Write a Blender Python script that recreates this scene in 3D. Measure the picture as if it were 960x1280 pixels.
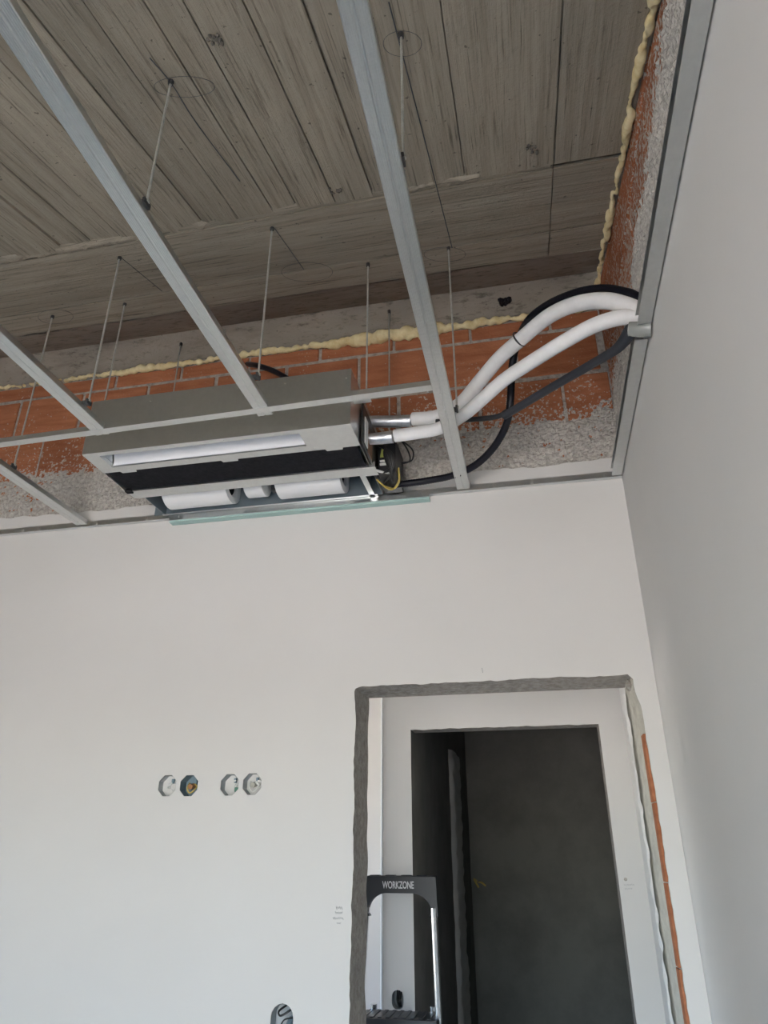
import bpy, bmesh, math, random
import numpy as np
from mathutils import Vector, Matrix, noise

for o in list(bpy.data.objects):
    bpy.data.objects.remove(o)
SC = bpy.context.scene
COL = SC.collection
RND = random.Random(7)

# ------------------------------------------------------------------ camera
CAM_P = Vector((-0.366, -2.3, 1.58))
PITCH, YAW, FPX = math.radians(25.6), math.radians(11.8), 888.0
cd = bpy.data.cameras.new('camera')
cam = bpy.data.objects.new('camera', cd); COL.objects.link(cam)
cam.location = CAM_P
cam.rotation_euler = (math.pi/2 + PITCH, 0, YAW)
cd.sensor_fit = 'VERTICAL'; cd.sensor_height = 36.0; cd.sensor_width = 27.0
cd.lens = FPX/1280*36
cd.clip_start = 0.02
SC.camera = cam
_f = Vector((-math.sin(YAW)*math.cos(PITCH), math.cos(YAW)*math.cos(PITCH), math.sin(PITCH)))
_r = Vector((math.cos(YAW), math.sin(YAW), 0)); _u = _r.cross(_f)
def ray(x, y): return _f + _r*((x-480)/FPX) - _u*((y-640)/FPX)
def at(x, y, X=None, Y=None, Z=None):
    d = ray(x, y)
    t = (X-CAM_P.x)/d.x if X is not None else (Y-CAM_P.y)/d.y if Y is not None else (Z-CAM_P.z)/d.z
    return CAM_P + d*t

# ------------------------------------------------------------------ light
w = bpy.data.worlds.new('sky'); SC.world = w; w.use_nodes = True
wn = w.node_tree.nodes; wl = w.node_tree.links
sky = wn.new('ShaderNodeTexSky'); sky.sky_type = 'NISHITA'
sky.sun_disc = False; sky.sun_elevation = math.radians(57); sky.sun_rotation = math.radians(24)
sky.air_density = 1.0; sky.dust_density = 1.5
wl.new(sky.outputs[0], wn['Background'].inputs[0]); wn['Background'].inputs[1].default_value = 0.72
SC.view_settings.view_transform = 'Standard'; SC.view_settings.look = 'None'
SC.view_settings.gamma = 1; SC.view_settings.use_curve_mapping = False
SC.view_settings.exposure = 1.75
sl_ = bpy.data.lights.new('sun_offscreen', 'SUN'); sl_.energy = 18.0; sl_.angle = math.radians(1.0); sl_.color = (1.0, .92, .83)
so_ = bpy.data.objects.new('sun_offscreen', sl_); COL.objects.link(so_)
so_.rotation_euler = Vector((-.45, -1.0, -1.7)).to_track_quat('-Z', 'Y').to_euler()
def portal(name, loc, rot, sx, sy):
    l = bpy.data.lights.new(name, 'AREA'); l.shape = 'RECTANGLE'; l.size = sx; l.size_y = sy
    l.cycles.is_portal = True
    o = bpy.data.objects.new(name, l); COL.objects.link(o); o.location = loc; o.rotation_euler = rot
REAR_Y = -3.6; LEFT_X = -3.5
WIN = (-1.9, -0.25, 0.05, 2.2)                      # opening in the rear wall, behind the camera
portal('window_rear_offscreen', ((WIN[0]+WIN[1])/2, REAR_Y-.12, (WIN[2]+WIN[3])/2), (math.pi/2, 0, 0), WIN[1]-WIN[0], WIN[3]-WIN[2])
# daylight side of the hall: the photograph's hall surfaces that face this way are its brightest
HWIN = (0.45, 1.4, 1.05, 2.15)
portal('window_hall_offscreen', (-2.62, (HWIN[0]+HWIN[1])/2, (HWIN[2]+HWIN[3])/2), (0, -math.pi/2, 0), HWIN[3]-HWIN[2], HWIN[1]-HWIN[0])

# ------------------------------------------------------------------ node material helpers
class Mat:
    def __init__(s, name, base=(.5,.5,.5), rough=.7, metal=0.0, spec=.5):
        s.m = bpy.data.materials.new(name); s.m.use_nodes = True
        s.t = s.m.node_tree; s.n = s.t.nodes; s.l = s.t.links; s.b = s.n['Principled BSDF']
        s.b.inputs['Base Color'].default_value = (*base, 1); s.b.inputs['Roughness'].default_value = rough
        s.b.inputs['Metallic'].default_value = metal; s.b.inputs['Specular IOR Level'].default_value = spec
    def coord(s, scale=(1,1,1), kind='Object'):
        tc = s.n.new('ShaderNodeTexCoord'); mp = s.n.new('ShaderNodeMapping'); mp.inputs['Scale'].default_value = scale
        s.l.new(tc.outputs[kind], mp.inputs[0]); return mp.outputs[0]
    def world(s, scale=(1,1,1), loc=(0,0,0)):
        g = s.n.new('ShaderNodeNewGeometry'); mp = s.n.new('ShaderNodeMapping'); mp.inputs['Scale'].default_value = scale
        mp.inputs['Location'].default_value = loc
        s.l.new(g.outputs['Position'], mp.inputs[0]); return mp.outputs[0]
    def noise(s, vec, scale, detail=4, rough=.55, dist=0):
        n = s.n.new('ShaderNodeTexNoise'); n.inputs['Scale'].default_value = scale; n.inputs['Detail'].default_value = detail
        n.inputs['Roughness'].default_value = rough; n.inputs['Distortion'].default_value = dist
        s.l.new(vec, n.inputs['Vector']); return n.outputs['Fac']
    def ramp(s, fac, stops):
        r = s.n.new('ShaderNodeValToRGB'); e = r.color_ramp.elements
        while len(e) < len(stops): e.new(.5)
        for k, (p, c) in enumerate(stops):
            e[k].position = p; e[k].color = (*c, 1) if isinstance(c, tuple) else (c, c, c, 1)
        s.l.new(fac, r.inputs[0]); return r.outputs[0]
    def mix(s, fac, a, b, mode='MIX'):
        m = s.n.new('ShaderNodeMix'); m.data_type = 'RGBA'; m.blend_type = mode
        for sock, v in ((m.inputs[0], fac), (m.inputs[6], a), (m.inputs[7], b)):
            if isinstance(v, (int, float)): sock.default_value = v
            elif isinstance(v, tuple): sock.default_value = (*v, 1)
            else: s.l.new(v, sock)
        return m.outputs[2]
    def math(s, op, a, b):
        m = s.n.new('ShaderNodeMath'); m.operation = op
        for sock, v in ((m.inputs[0], a), (m.inputs[1], b)):
            if isinstance(v, (int, float)): sock.default_value = v
            else: s.l.new(v, sock)
        return m.outputs[0]
    def rand(s):
        return s.n.new('ShaderNodeObjectInfo').outputs['Random']
    def color(s, c): s.l.new(c, s.b.inputs['Base Color'])
    def roughness(s, c): s.l.new(c, s.b.inputs['Roughness'])
    def bump(s, h, strength=.3, dist=.01, prev=None):
        b = s.n.new('ShaderNodeBump'); b.inputs['Strength'].default_value = strength; b.inputs['Distance'].default_value = dist
        s.l.new(h, b.inputs['Height'])
        if prev is not None: s.l.new(prev, b.inputs['Normal'])
        s.l.new(b.outputs[0], s.b.inputs['Normal']); return b.outputs[0]

def plain(name, c, rough=.6, metal=0.0, spec=.5): return Mat(name, c, rough, metal, spec).m

def m_plaster(name, a, b, fine=.08):
    k = Mat(name, a, .75, 0, .25); v = k.world()
    n1 = k.noise(v, 1.6, 5); n2 = k.noise(v, 120, 3)
    k.color(k.ramp(n1, [(.3, a), (.7, b)]))
    k.bump(k.noise(v, 14, 6), .05, .01, k.bump(n2, fine, .002)); return k.m
HALLM = WALLM = m_plaster('white_plaster', (.655,.64,.615), (.69,.675,.65))

def m_concrete(name, a, b, stretch, bumps=.6, tint=.25):
    k = Mat(name, a, .9, 0, .15); v = k.world(stretch); wv = k.world()
    g = k.noise(v, 3.0, 8, .65, .4); big = k.noise(wv, 2.2, 5); fine = k.noise(v, 14, 6, .7)
    c = k.ramp(g, [(.25, a), (.72, b)])
    c = k.mix(k.ramp(big, [(.35, .0), (.75, .45)]), c, tuple(x*.68 for x in b))
    c = k.mix(k.ramp(fine, [(.33, .8), (.46, 0.0)]), c, tuple(x*.42 for x in a))
    st_ = k.noise(k.world(tuple(q*1.9 for q in stretch), (5,2,9)), 1.3, 5, .7, .6)
    c = k.mix(k.ramp(st_, [(.53, 0.0), (.68, .5)]), c, tuple(x*.55 for x in a))
    r = k.math('MULTIPLY', k.rand(), tint)
    c = k.mix(r, c, (.10,.088,.07))
    pits = k.noise(wv, 60, 2); c = k.mix(k.ramp(pits, [(.70, 0.0), (.74, .6)]), c, (.05,.045,.04))
    k.color(c)
    k.bump(k.noise(k.world(stretch, (41,13,29)), 14, 6, .7), bumps, .010, k.bump(k.noise(wv, 70, 5, .65), .45, .005)); return k.m
BOARD_Y = m_concrete('board_marked_concrete_long', (.30,.256,.195), (.50,.44,.35), (9, .30, .30))
BOARD_X = m_concrete('board_marked_concrete_cross', (.29,.25,.193), (.46,.405,.325), (.32, 8, 8), .5, .2)
PLY = m_concrete('panel_marked_concrete', (.29,.25,.193), (.46,.405,.325), (12, .30, .30), .35, .1)
BANDC = m_concrete('smooth_concrete', (.28,.245,.205), (.38,.34,.29), (1.1, 3, 3), .2, .05)
JOINTC = plain('concrete_joint', (.15,.132,.11), .95)

def m_brick(name='terracotta_brick', splash=True, zlo=2.9, zhi=3.35, top=.10, bot=-.09):
    k = Mat(name, (.3,.1,.04), .85, 0, .2); wv = k.world()
    v = k.world((1, 1, 6))
    n = k.noise(v, 6, 5); c = k.ramp(n, [(.3, (.34,.125,.06)), (.7, (.50,.205,.105))])
    c = k.mix(k.math('MULTIPLY', k.rand(), .35), c, (.20,.06,.028))
    # mortar splashes, thicker low down where the render coat was thrown
    g = k.n.new('ShaderNodeSeparateXYZ'); k.l.new(wv, g.inputs[0])
    hz = k.n.new('ShaderNodeMapRange'); k.l.new(g.outputs['Z'], hz.inputs[0])
    hz.inputs[1].default_value = zlo; hz.inputs[2].default_value = zhi; hz.inputs[3].default_value = top; hz.inputs[4].default_value = bot
    sp = k.math('ADD', k.noise(wv, 95, 3, .6), hz.outputs[0])
    sp = k.math('ADD', sp, k.math('MULTIPLY', k.math('SUBTRACT', k.noise(wv, 7, 3), .5), .28))
    f = k.ramp(sp, [(.60, 0.0), (.64, 1.0)])
    if splash: c = k.mix(f, c, (.52,.47,.41))
    k.color(c)
    k.bump(sp, .5, .004, k.bump(k.noise(k.world((2,2,30)), 6, 3), .25, .003)); return k.m
BRICK = m_brick(); BRICKC = m_brick('clean_terracotta', False); BRICKR = m_brick('smeared_terracotta', True, 3.0, 3.5, .17, -.03)
def m_rough(name, a, b, sc=40, st=1.0):
    k = Mat(name, a, .95, 0, .1); v = k.world()
    n = k.noise(k.world((1,1,1), (31,17,53)), sc, 6, .65); k.color(k.ramp(n, [(.3, a), (.62, b)]))
    k.bump(k.noise(v, sc, 6, .65), st, .008); return k.m
MORTAR = m_rough('mortar', (.26,.235,.21), (.50,.465,.42))
RENDERC = m_rough('rough_render', (.36,.335,.30), (.60,.57,.52), 70, .8)
SOFFC = m_rough('raw_soffit_render', (.27,.245,.215), (.45,.42,.38), 45, 1.0)
CREAMC = m_rough('cream_jamb_render', (.46,.44,.385), (.58,.56,.49), 30, .5)
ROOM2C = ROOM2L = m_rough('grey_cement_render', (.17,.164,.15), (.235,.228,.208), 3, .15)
SCREED = m_rough('floor_screed', (.42,.38,.33), (.52,.475,.41), 6, .2)
FOAM = m_rough('expanding_foam', (.66,.52,.25), (.86,.75,.47), 25, .5)
OUTG = plain('outside_ground', (.46,.43,.38), .9)

def m_galv(name, a, b, rough, metal=.9):
    k = Mat(name, a, rough, metal); v = k.world((1,1,1))
    n = k.noise(v, 60, 2); k.color(k.ramp(n, [(.35, a), (.65, b)]))
    k.roughness(k.ramp(k.noise(v, 25, 3), [(.3, rough-.01), (.7, rough+.02)])); return k.m
GALV = m_galv('galvanised_steel', (.66,.675,.67), (.69,.705,.70), .32, 1.0)
GALVD = GALV
ALU = m_galv('polished_aluminium', (.80,.80,.80), (.86,.86,.86), .22)
SCREWM = plain('zinc_screw', (.75,.75,.74), .35, 1.0)
RODM = m_galv('zinc_rod', (.46,.46,.42), (.56,.56,.52), .4, .45)
DARKSTEEL = plain('dark_steel_clip', (.08,.08,.08), .5, .6)
BLACKF = m_rough('black_insulation_felt', (.012,.012,.014), (.022,.022,.025), 60, .3)
WHITEP = plain('white_plastic', (.82,.82,.82), .45)
STYRO = plain('white_polystyrene', (.88,.88,.90), .7)
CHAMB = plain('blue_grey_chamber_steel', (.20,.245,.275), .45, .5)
PIPEW = m_rough('white_foam_insulation', (.80,.79,.78), (.88,.87,.86), 18, .12)
FOIL = m_rough('silver_foil', (.62,.64,.67), (.80,.82,.85), 50, .4)
for _n in FOIL.node_tree.nodes:
    if _n.type == 'BSDF_PRINCIPLED': _n.inputs['Metallic'].default_value = .9; _n.inputs['Roughness'].default_value = .3
BLACKH = plain('black_conduit', (.008,.008,.013), .45, 0, .3)
GREYP = plain('dark_grey_pipe_wrap', (.035,.038,.046), .55, 0, .3)
BLACKP = plain('black_plastic', (.016,.017,.02), .45)
YELW = plain('yellow_wire', (.62,.47,.12), .5)
GRNY = plain('green_yellow_sticker', (.42,.45,.10), .6)
WIREW = plain('white_wire', (.75,.75,.72), .5)
WIREB = plain('black_wire', (.015,.015,.015), .45)
BROWNS = plain('brown_label', (.20,.11,.07), .6)
TEAL = plain('green_board_core_edge', (.40,.55,.52), .8)
BOXG = plain('grey_box_plastic', (.40,.42,.43), .5)
BOXB = plain('blue_grey_box_plastic', (.17,.24,.28), .5)
COPPER = plain('copper_core', (.55,.27,.13), .4, .5)
PENCIL = plain('pencil_graphite', (.32,.32,.33), .8)
CHALK = plain('dark_chalk_line', (.075,.08,.09), .9)
FITTING = Mat('clear_grey_fitting', (.42,.43,.40), .25)
FITTING.b.inputs['Transmission Weight'].default_value = .35; FITTING = FITTING.m
LETTER = plain('grey_print', (.62,.62,.62), .5)

# ------------------------------------------------------------------ object helpers
WPOS = {}
def link(name, me, loc, parent=None, mats=()):
    o = bpy.data.objects.new(name, me); COL.objects.link(o)
    pw = WPOS.get(parent.name, Vector()) if parent else Vector()
    o.location = Vector(loc) - pw
    if parent: o.parent = parent
    WPOS[o.name] = Vector(loc)
    for m in mats:
        me.materials.append(m)
    return o
def obj(name, V, F, mat, parent=None, smooth=False, origin=None, mi=None):
    V = [Vector(v) for v in V]
    if origin is None:
        lo = Vector((min(v[i] for v in V) for i in range(3))); hi = Vector((max(v[i] for v in V) for i in range(3)))
        origin = Vector(((lo.x+hi.x)/2, (lo.y+hi.y)/2, lo.z))
    me = bpy.data.meshes.new(name)
    me.from_pydata([tuple(v-origin) for v in V], [], F)
    o = link(name, me, origin, parent, mat if isinstance(mat, (list, tuple)) else [mat])
    if mi: me.polygons.foreach_set('material_index', mi)
    if smooth: me.polygons.foreach_set('use_smooth', [True]*len(me.polygons))
    me.update(); return o
def tag(o, label, cat, group=None, kind=None):
    o['label'] = label; o['category'] = cat
    if group: o['group'] = group
    if kind: o['kind'] = kind
    return o
def thing(name, loc, label, cat, group=None):
    o = bpy.data.objects.new(name, None); COL.objects.link(o); o.location = loc; o.empty_display_size = .05
    WPOS[o.name] = Vector(loc); return tag(o, label, cat, group)
def struct(o, label=None, cat='wall'):
    o['kind'] = 'structure'
    if label: o['label'] = label; o['category'] = cat
    return o

class B:
    """collects shapes for one mesh"""
    def __init__(s): s.V = []; s.F = []; s.M = []
    def add(s, V, F, mi=0):
        k = len(s.V); s.V += [Vector(v) for v in V]; s.F += [tuple(i+k for i in f) for f in F]; s.M += [mi]*len(F); return s
    def box(s, x0, x1, y0, y1, z0, z1, mi=0):
        V = [(x,y,z) for x in (x0,x1) for y in (y0,y1) for z in (z0,z1)]
        return s.add(V, [(0,1,3,2),(4,6,7,5),(0,4,5,1),(2,3,7,6),(0,2,6,4),(1,5,7,3)], mi)
    def bbox(s, x0, x1, y0, y1, z0, z1, b=.003, mi=0, seg=2):
        bm = bmesh.new(); bmesh.ops.create_cube(bm, size=1)
        for v in bm.verts: v.co = Vector(((x0+x1)/2+v.co.x*(x1-x0), (y0+y1)/2+v.co.y*(y1-y0), (z0+z1)/2+v.co.z*(z1-z0)))
        bmesh.ops.bevel(bm, geom=list(bm.edges), offset=b, segments=seg, profile=.6, affect='EDGES')
        bm.verts.index_update(); s.add([v.co.copy() for v in bm.verts], [tuple(v.index for v in f.verts) for f in bm.faces], mi); bm.free(); return s
    def tube(s, P, r, n=10, caps=True, mi=0):
        P = [Vector(p) for p in P]; R = r if isinstance(r, (list, tuple)) else [r]*len(P)
        T = [(P[min(i+1,len(P)-1)]-P[max(i-1,0)]).normalized() for i in range(len(P))]
        a = T[0].cross(Vector((0,0,1)));
        if a.length < .1: a = T[0].cross(Vector((1,0,0)))
        a.normalize(); V = []; F = []
        for i, p in enumerate(P):
            a = (a - T[i]*a.dot(T[i])).normalized(); b = T[i].cross(a)
            for k in range(n):
                t = 2*math.pi*k/n; V.append(p + (a*math.cos(t)+b*math.sin(t))*R[i])
        for i in range(len(P)-1):
            for k in range(n): F.append((i*n+k, i*n+(k+1)%n, (i+1)*n+(k+1)%n, (i+1)*n+k))
        if caps: F.append(tuple(range(n))[::-1]); F.append(tuple((len(P)-1)*n+k for k in range(n)))
        return s.add(V, F, mi)
    def prism(s, pts, axis, a0, a1, mi=0):
        """closed 2D outline swept along an axis; pts in the two other axes, in x,y,z order"""
        def mk(p, a):
            q = list(p); q.insert('xyz'.index(axis), a); return q
        n = len(pts); V = [mk(p, a0) for p in pts] + [mk(p, a1) for p in pts]
        F = [tuple(range(n))[::-1], tuple(range(n, 2*n))] + [(i, (i+1)%n, n+(i+1)%n, n+i) for i in range(n)]
        return s.add(V, F, mi)
    def build(s, name, mat, parent=None, smooth=False, origin=None):
        o = obj(name, s.V, s.F, mat, parent, smooth, origin, s.M)
        if smooth and len(s.F) < 4000:
            bm = bmesh.new(); bm.from_mesh(o.data); bmesh.ops.recalc_face_normals(bm, faces=bm.faces)
            for e in bm.edges:
                if len(e.link_faces) == 2 and e.calc_face_angle(0) > .7: e.smooth = False
            bm.to_mesh(o.data); bm.free()
        else:
            bm = bmesh.new(); bm.from_mesh(o.data); bmesh.ops.recalc_face_normals(bm, faces=bm.faces); bm.to_mesh(o.data); bm.free()
        return o
def smoothpath(P, k=8):
    P = [Vector(p) for p in P]; Q = [P[0]*2-P[1]] + P + [P[-1]*2-P[-2]]; out = []
    for i in range(1, len(Q)-2):
        a, b, c, d = Q[i-1:i+3]
        for j in range(k):
            t = j/k
            out.append(.5*((2*b)+(c-a)*t+(2*a-5*b+4*c-d)*t*t+(3*b-a-3*c+d)*t**3))
    out.append(P[-1]); return out
def nz(x, y, z, s=1.0): return noise.noise(Vector((x*s+3.1, y*s+7.7, z*s+1.3)))
def grid(f, nu, nv):
    V = [f(i/nu, j/nv) for j in range(nv+1) for i in range(nu+1)]
    F = [(j*(nu+1)+i, j*(nu+1)+i+1, (j+1)*(nu+1)+i+1, (j+1)*(nu+1)+i) for j in range(nv) for i in range(nu)]
    return V, F
def filled(loops, plane, val):
    """planar face with holes; loops of 2D points in the plane's two axes; returns V, F"""
    bm = bmesh.new(); ed = []
    for L in loops:
        vs = []
        for p in L:
            q = list(p); q.insert('xyz'.index(plane), val); vs.append(bm.verts.new(q))
        ed += [bm.edges.new((vs[i], vs[(i+1)%len(vs)])) for i in range(len(vs))]
    nrm = [0,0,0]; nrm['xyz'.index(plane)] = -1
    bmesh.ops.triangle_fill(bm, use_beauty=True, use_dissolve=False, edges=ed, normal=nrm)
    bm.verts.index_update()
    V = [v.co.copy() for v in bm.verts]; F = [tuple(v.index for v in f.verts) for f in bm.faces]; bm.free(); return V, F
def ring(cx, cz, rx, rz, n=8, rot=math.pi/8): return [(cx+rx*math.cos(rot+2*math.pi*k/n), cz+rz*math.sin(rot+2*math.pi*k/n)) for k in range(n)]

# ------------------------------------------------------------------ key levels
ZC = 2.752                     # underside of the suspended metal grid
SL = .2967                     # fall of the roof slab
def slabz(y): return 3.58 + SL*y
ZTOP = 3.53
T = .18                        # thickness of the back wall
DL, DR, DT = -.943, -.052, 2.074
def jl(z): return DL + .006*nz(0, z, 5, 9) + .003*nz(1, z, 2, 40)
def jr(z): return DR + .003*nz(4, z, 5, 9) + .0025*nz(1, z, 8, 40) - (.014 if z > 1.98 else 0)*min(1, (z-1.98)/.05)
def jt(x): return DT + .004*nz(x, 2, 9, 9) + .004*nz(x, 6, 1, 45)

# ------------------------------------------------------------------ room shell
o = B().box(LEFT_X, 0, REAR_Y, 0, -.1, 0).build('floor', SCREED); struct(o, 'bare screed floor of the unfinished room', 'floor')
# back wall plaster: smooth sheet with the door notch and the box holes
octs = [at(209,982,Y=0), at(236,982,Y=0), at(287,981,Y=0), at(315,980,Y=0)]
RB = .0335
def octo(p, r=RB): return ring(p.x, p.z, r, r*1.05, 8)
sw = (-1.139, 1.125)           # two-gang switch recess low on the wall
def stadium(cx, cz, r, h, n=8):
    top = [(cx+r*math.cos(math.pi*k/n), cz+h/2-r+r*math.sin(math.pi*k/n)) for k in range(n+1)]
    bot = [(cx-r*math.cos(math.pi*k/n), cz-h/2+r-r*math.sin(math.pi*k/n)) for k in range(n+1)]
    return top+bot
zs = [i*.02 for i in range(int(DT/.02)+1)]
outl = [(LEFT_X, 0)] + [(jl(z), z) for z in zs] + [(jl(DT)+.004, DT-.006)]
xs = [DL+.012+i*.012 for i in range(int((DR-DL-.035)/.012)+1)]
outl += [(x, jt(x)) for x in xs] + [(jr(z), z) for z in reversed(zs)] + [(0, 0)]
def ptop(x): return 2.832 + .012*nz(x, 1, 1, 4) + .006*nz(x, 2, 1, 25)
tx = [-.0-i*.015 for i in range(int(-LEFT_X/.015)+1)]
outl += [(x, ptop(x)) for x in tx]
if outl[-1][0] > LEFT_X: outl.append((LEFT_X, ptop(LEFT_X)))
loops = [outl] + [octo(p) for p in octs] + [stadium(*sw, .033, .14)]
V, F = filled(loops, 'y', 0.0)
b = B().add(V, F)
n0 = [(x, ptop(x)) for x in tx]
for k in range(len(n0)-1):
    (xa, za), (xb, zb) = n0[k], n0[k+1]
    b.add([(xa,0,za),(xb,0,zb),(xb,.016,zb-.002),(xa,.016,za-.002)], [(0,1,2,3)])
wall_back = struct(b.build('wall_back', WALLM, origin=Vector((0,0,0))), 'white plastered wall with a raw doorway under exposed brick')
# masonry core behind the plaster, mortar plane between bricks
b = B().box(LEFT_X-.1, .13, .0225, T-.012, 2.1, 3.75); core = b.build('mortar', MORTAR, wall_back)
b = B().box(LEFT_X-.1, DL-.02, .06, T-.012, 0, 2.1); b.build('wall_core', MORTAR, wall_back)
b = B().box(DR+.02, .13, .02, T-.012, 0, 2.1); b.build('wall_core', MORTAR, wall_back)
# hollow brick, one mesh shared by every full brick
def brickmesh(name, lx, lz, ly=.09):
    b = B().bbox(-lx/2, lx/2, 0, ly, -lz/2, lz/2, .004, seg=1)
    me = bpy.data.meshes.new(name); me.from_pydata([tuple(v) for v in b.V], [], b.F); me.materials.append(BRICK)
    bm = bmesh.new(); bm.from_mesh(me); bmesh.ops.recalc_face_normals(bm, faces=bm.faces); bm.to_mesh(me); bm.free(); return me
PX, PZ = .3175, .2165
BM = brickmesh('brick', PX-.014, PZ-.017); BMT = brickmesh('brick_cut', PX-.012, 3.515-3.452)
rows = [(3.4835, BMT, -.491)] + [(3.445-PZ/2-i*PZ, BM, (-.32, -.157)[i % 2]) for i in range(3)]
for z, me, x0 in rows:
    x = x0 + PX*2 - PX/2
    while x > LEFT_X-.05:
        if x < .10:
            lo, hi = x-PX/2, x+PX/2
            o = link('brick', me, (x+RND.uniform(-.002,.002), .016+RND.uniform(-.002,.003), z+RND.uniform(-.002,.002)), wall_back)
            o.rotation_euler = (RND.uniform(-.006,.006), RND.uniform(-.006,.006), RND.uniform(-.006,.006))
            if hi > .016:
                s = (.016-lo)/PX; o.scale.x = max(.05, s); o.location.x = (lo+.016)/2
        x -= PX
# rough render thrown over the lower bricks
def rr(u, v):
    x = LEFT_X+(0.012-LEFT_X)*u; z = 2.80+.46*v
    edge = 2.99 + .05*nz(x, 0, 3, 2.5)
    th = .011 - .030*max(0, (z-edge)/.24) + .007*nz(x, 3, z, 70) + .005*nz(x, 9, z, 140) + .006*nz(x, 5, z, 22)
    if z < 2.83: th = min(th, .008)
    return (x, .021-min(th, .020), z)
V, F = grid(rr, 640, 92); obj('rough_render', V, F, RENDERC, wall_back)
# right wall: plaster up to the grid, rough render and brick above
def rtop(y): return 2.785 + .006*nz(2, y, 2, 20)
ys = [-i*.02 for i in range(int(-REAR_Y/.02)+1)]
V, F = filled([[(y, 0) for y in (REAR_Y, 0)] + [(y, min(rtop(y), slabz(y)-.005)) for y in ys]], 'x', 0.0)
b = B().add(V, F)
for k in range(len(ys)-1):
    ya, yb = ys[k], ys[k+1]; za, zb = min(rtop(ya), slabz(ya)-.005), min(rtop(yb), slabz(yb)-.005)
    b.add([(0,ya,za),(0,yb,zb),(.016,yb,zb),(.016,ya,za)], [(0,1,2,3)])
wall_right = struct(b.build('wall_right', WALLM, origin=Vector((0,0,0))), 'long white plastered side wall with brick left bare at its top')
b = B(); b.prism([(REAR_Y,0),(.03,0),(.03,3.62),(REAR_Y, slabz(REAR_Y)+.08)], 'x', .028, .12); b.build('mortar', MORTAR, wall_right)
def rbrick(yc, zc, w, h):
    """brick on the side wall, its top trimmed to the fall of the slab"""
    y0, y1, z0, z1 = yc-w/2, yc+w/2, zc-h/2, zc+h/2
    za, zb = min(z1, slabz(y0)-.012), min(z1, slabz(y1)-.012)
    if zb-z0 < .02: return
    za = max(za, z0+.004)
    pts = [(y0,z0),(y1,z0),(y1,zb)]
    if zb >= z1-1e-6 and za < z1-1e-6: pts.append((min(y1-.004, (z1+.012-3.58)/SL), z1))
    pts.append((y0,za))
    c = Vector((.016, yc, z0)); dx = RND.uniform(-.002,.003)
    bb = B().prism(pts, 'x', .016+dx, .09); bb.build('brick', BRICKR, wall_right)
for i in range(5):
    z = 3.445+PZ/2-i*PZ-.0
    y = -.02-(i%2)*PX/2+PX/2-.07
    while y > -2.75:
        if z-PZ/2 < slabz(y)-.02 and y-PX/2 < 0: 
            w = PX-.012; yc = y
            if y+PX/2 > .01: w = (0.01-(y-PX/2))-.006; yc = y-PX/2+.006+w/2
            rbrick(yc, z, w, PZ-.013)
        y -= PX
def rr2(u, v):
    y = -2.75*u; z = 2.80+.56*v
    edge = 3.03 + .05*nz(2, y, 3, 3)
    th = .010 - .020*max(0, (z-edge)/.2) + .007*nz(8, y, z, 70) + .005*nz(9, y, z, 140) + .006*nz(5, y, z, 22)
    if z < 2.8: th = min(th, .004)
    return (.021-min(th, .020), y, min(z, slabz(y)+.01))
V, F = grid(rr2, 520, 92); obj('rough_render', V, F, RENDERC, wall_right)
o = B().box(LEFT_X-.12, LEFT_X, REAR_Y-.1, .1, 0, 3.7).build('wall_left', WALLM); struct(o, 'white plastered wall opposite the long side wall')
# rear wall with the balcony opening
b = B()
b.box(LEFT_X, WIN[0], REAR_Y-.25, REAR_Y, 0, 2.6); b.box(WIN[1], .1, REAR_Y-.25, REAR_Y, 0, 2.6)
b.box(WIN[0], WIN[1], REAR_Y-.25, REAR_Y, WIN[3], 2.6); b.box(WIN[0], WIN[1], REAR_Y-.25, REAR_Y, 0, WIN[2])
struct(b.build('wall_rear', WALLM), 'white wall with the wide balcony opening that lights the room')
b = B().prism([(-30,-40),(30,-40),(30,REAR_Y-.3),(LEFT_X-.2,REAR_Y-.3),(LEFT_X-.2,.2),(-2.75,.2),(-2.75,30),(-30,30)], 'z', -.35, -.25); struct(b.build('ground', OUTG), 'pale ground outside the balcony opening', 'ground')

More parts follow.
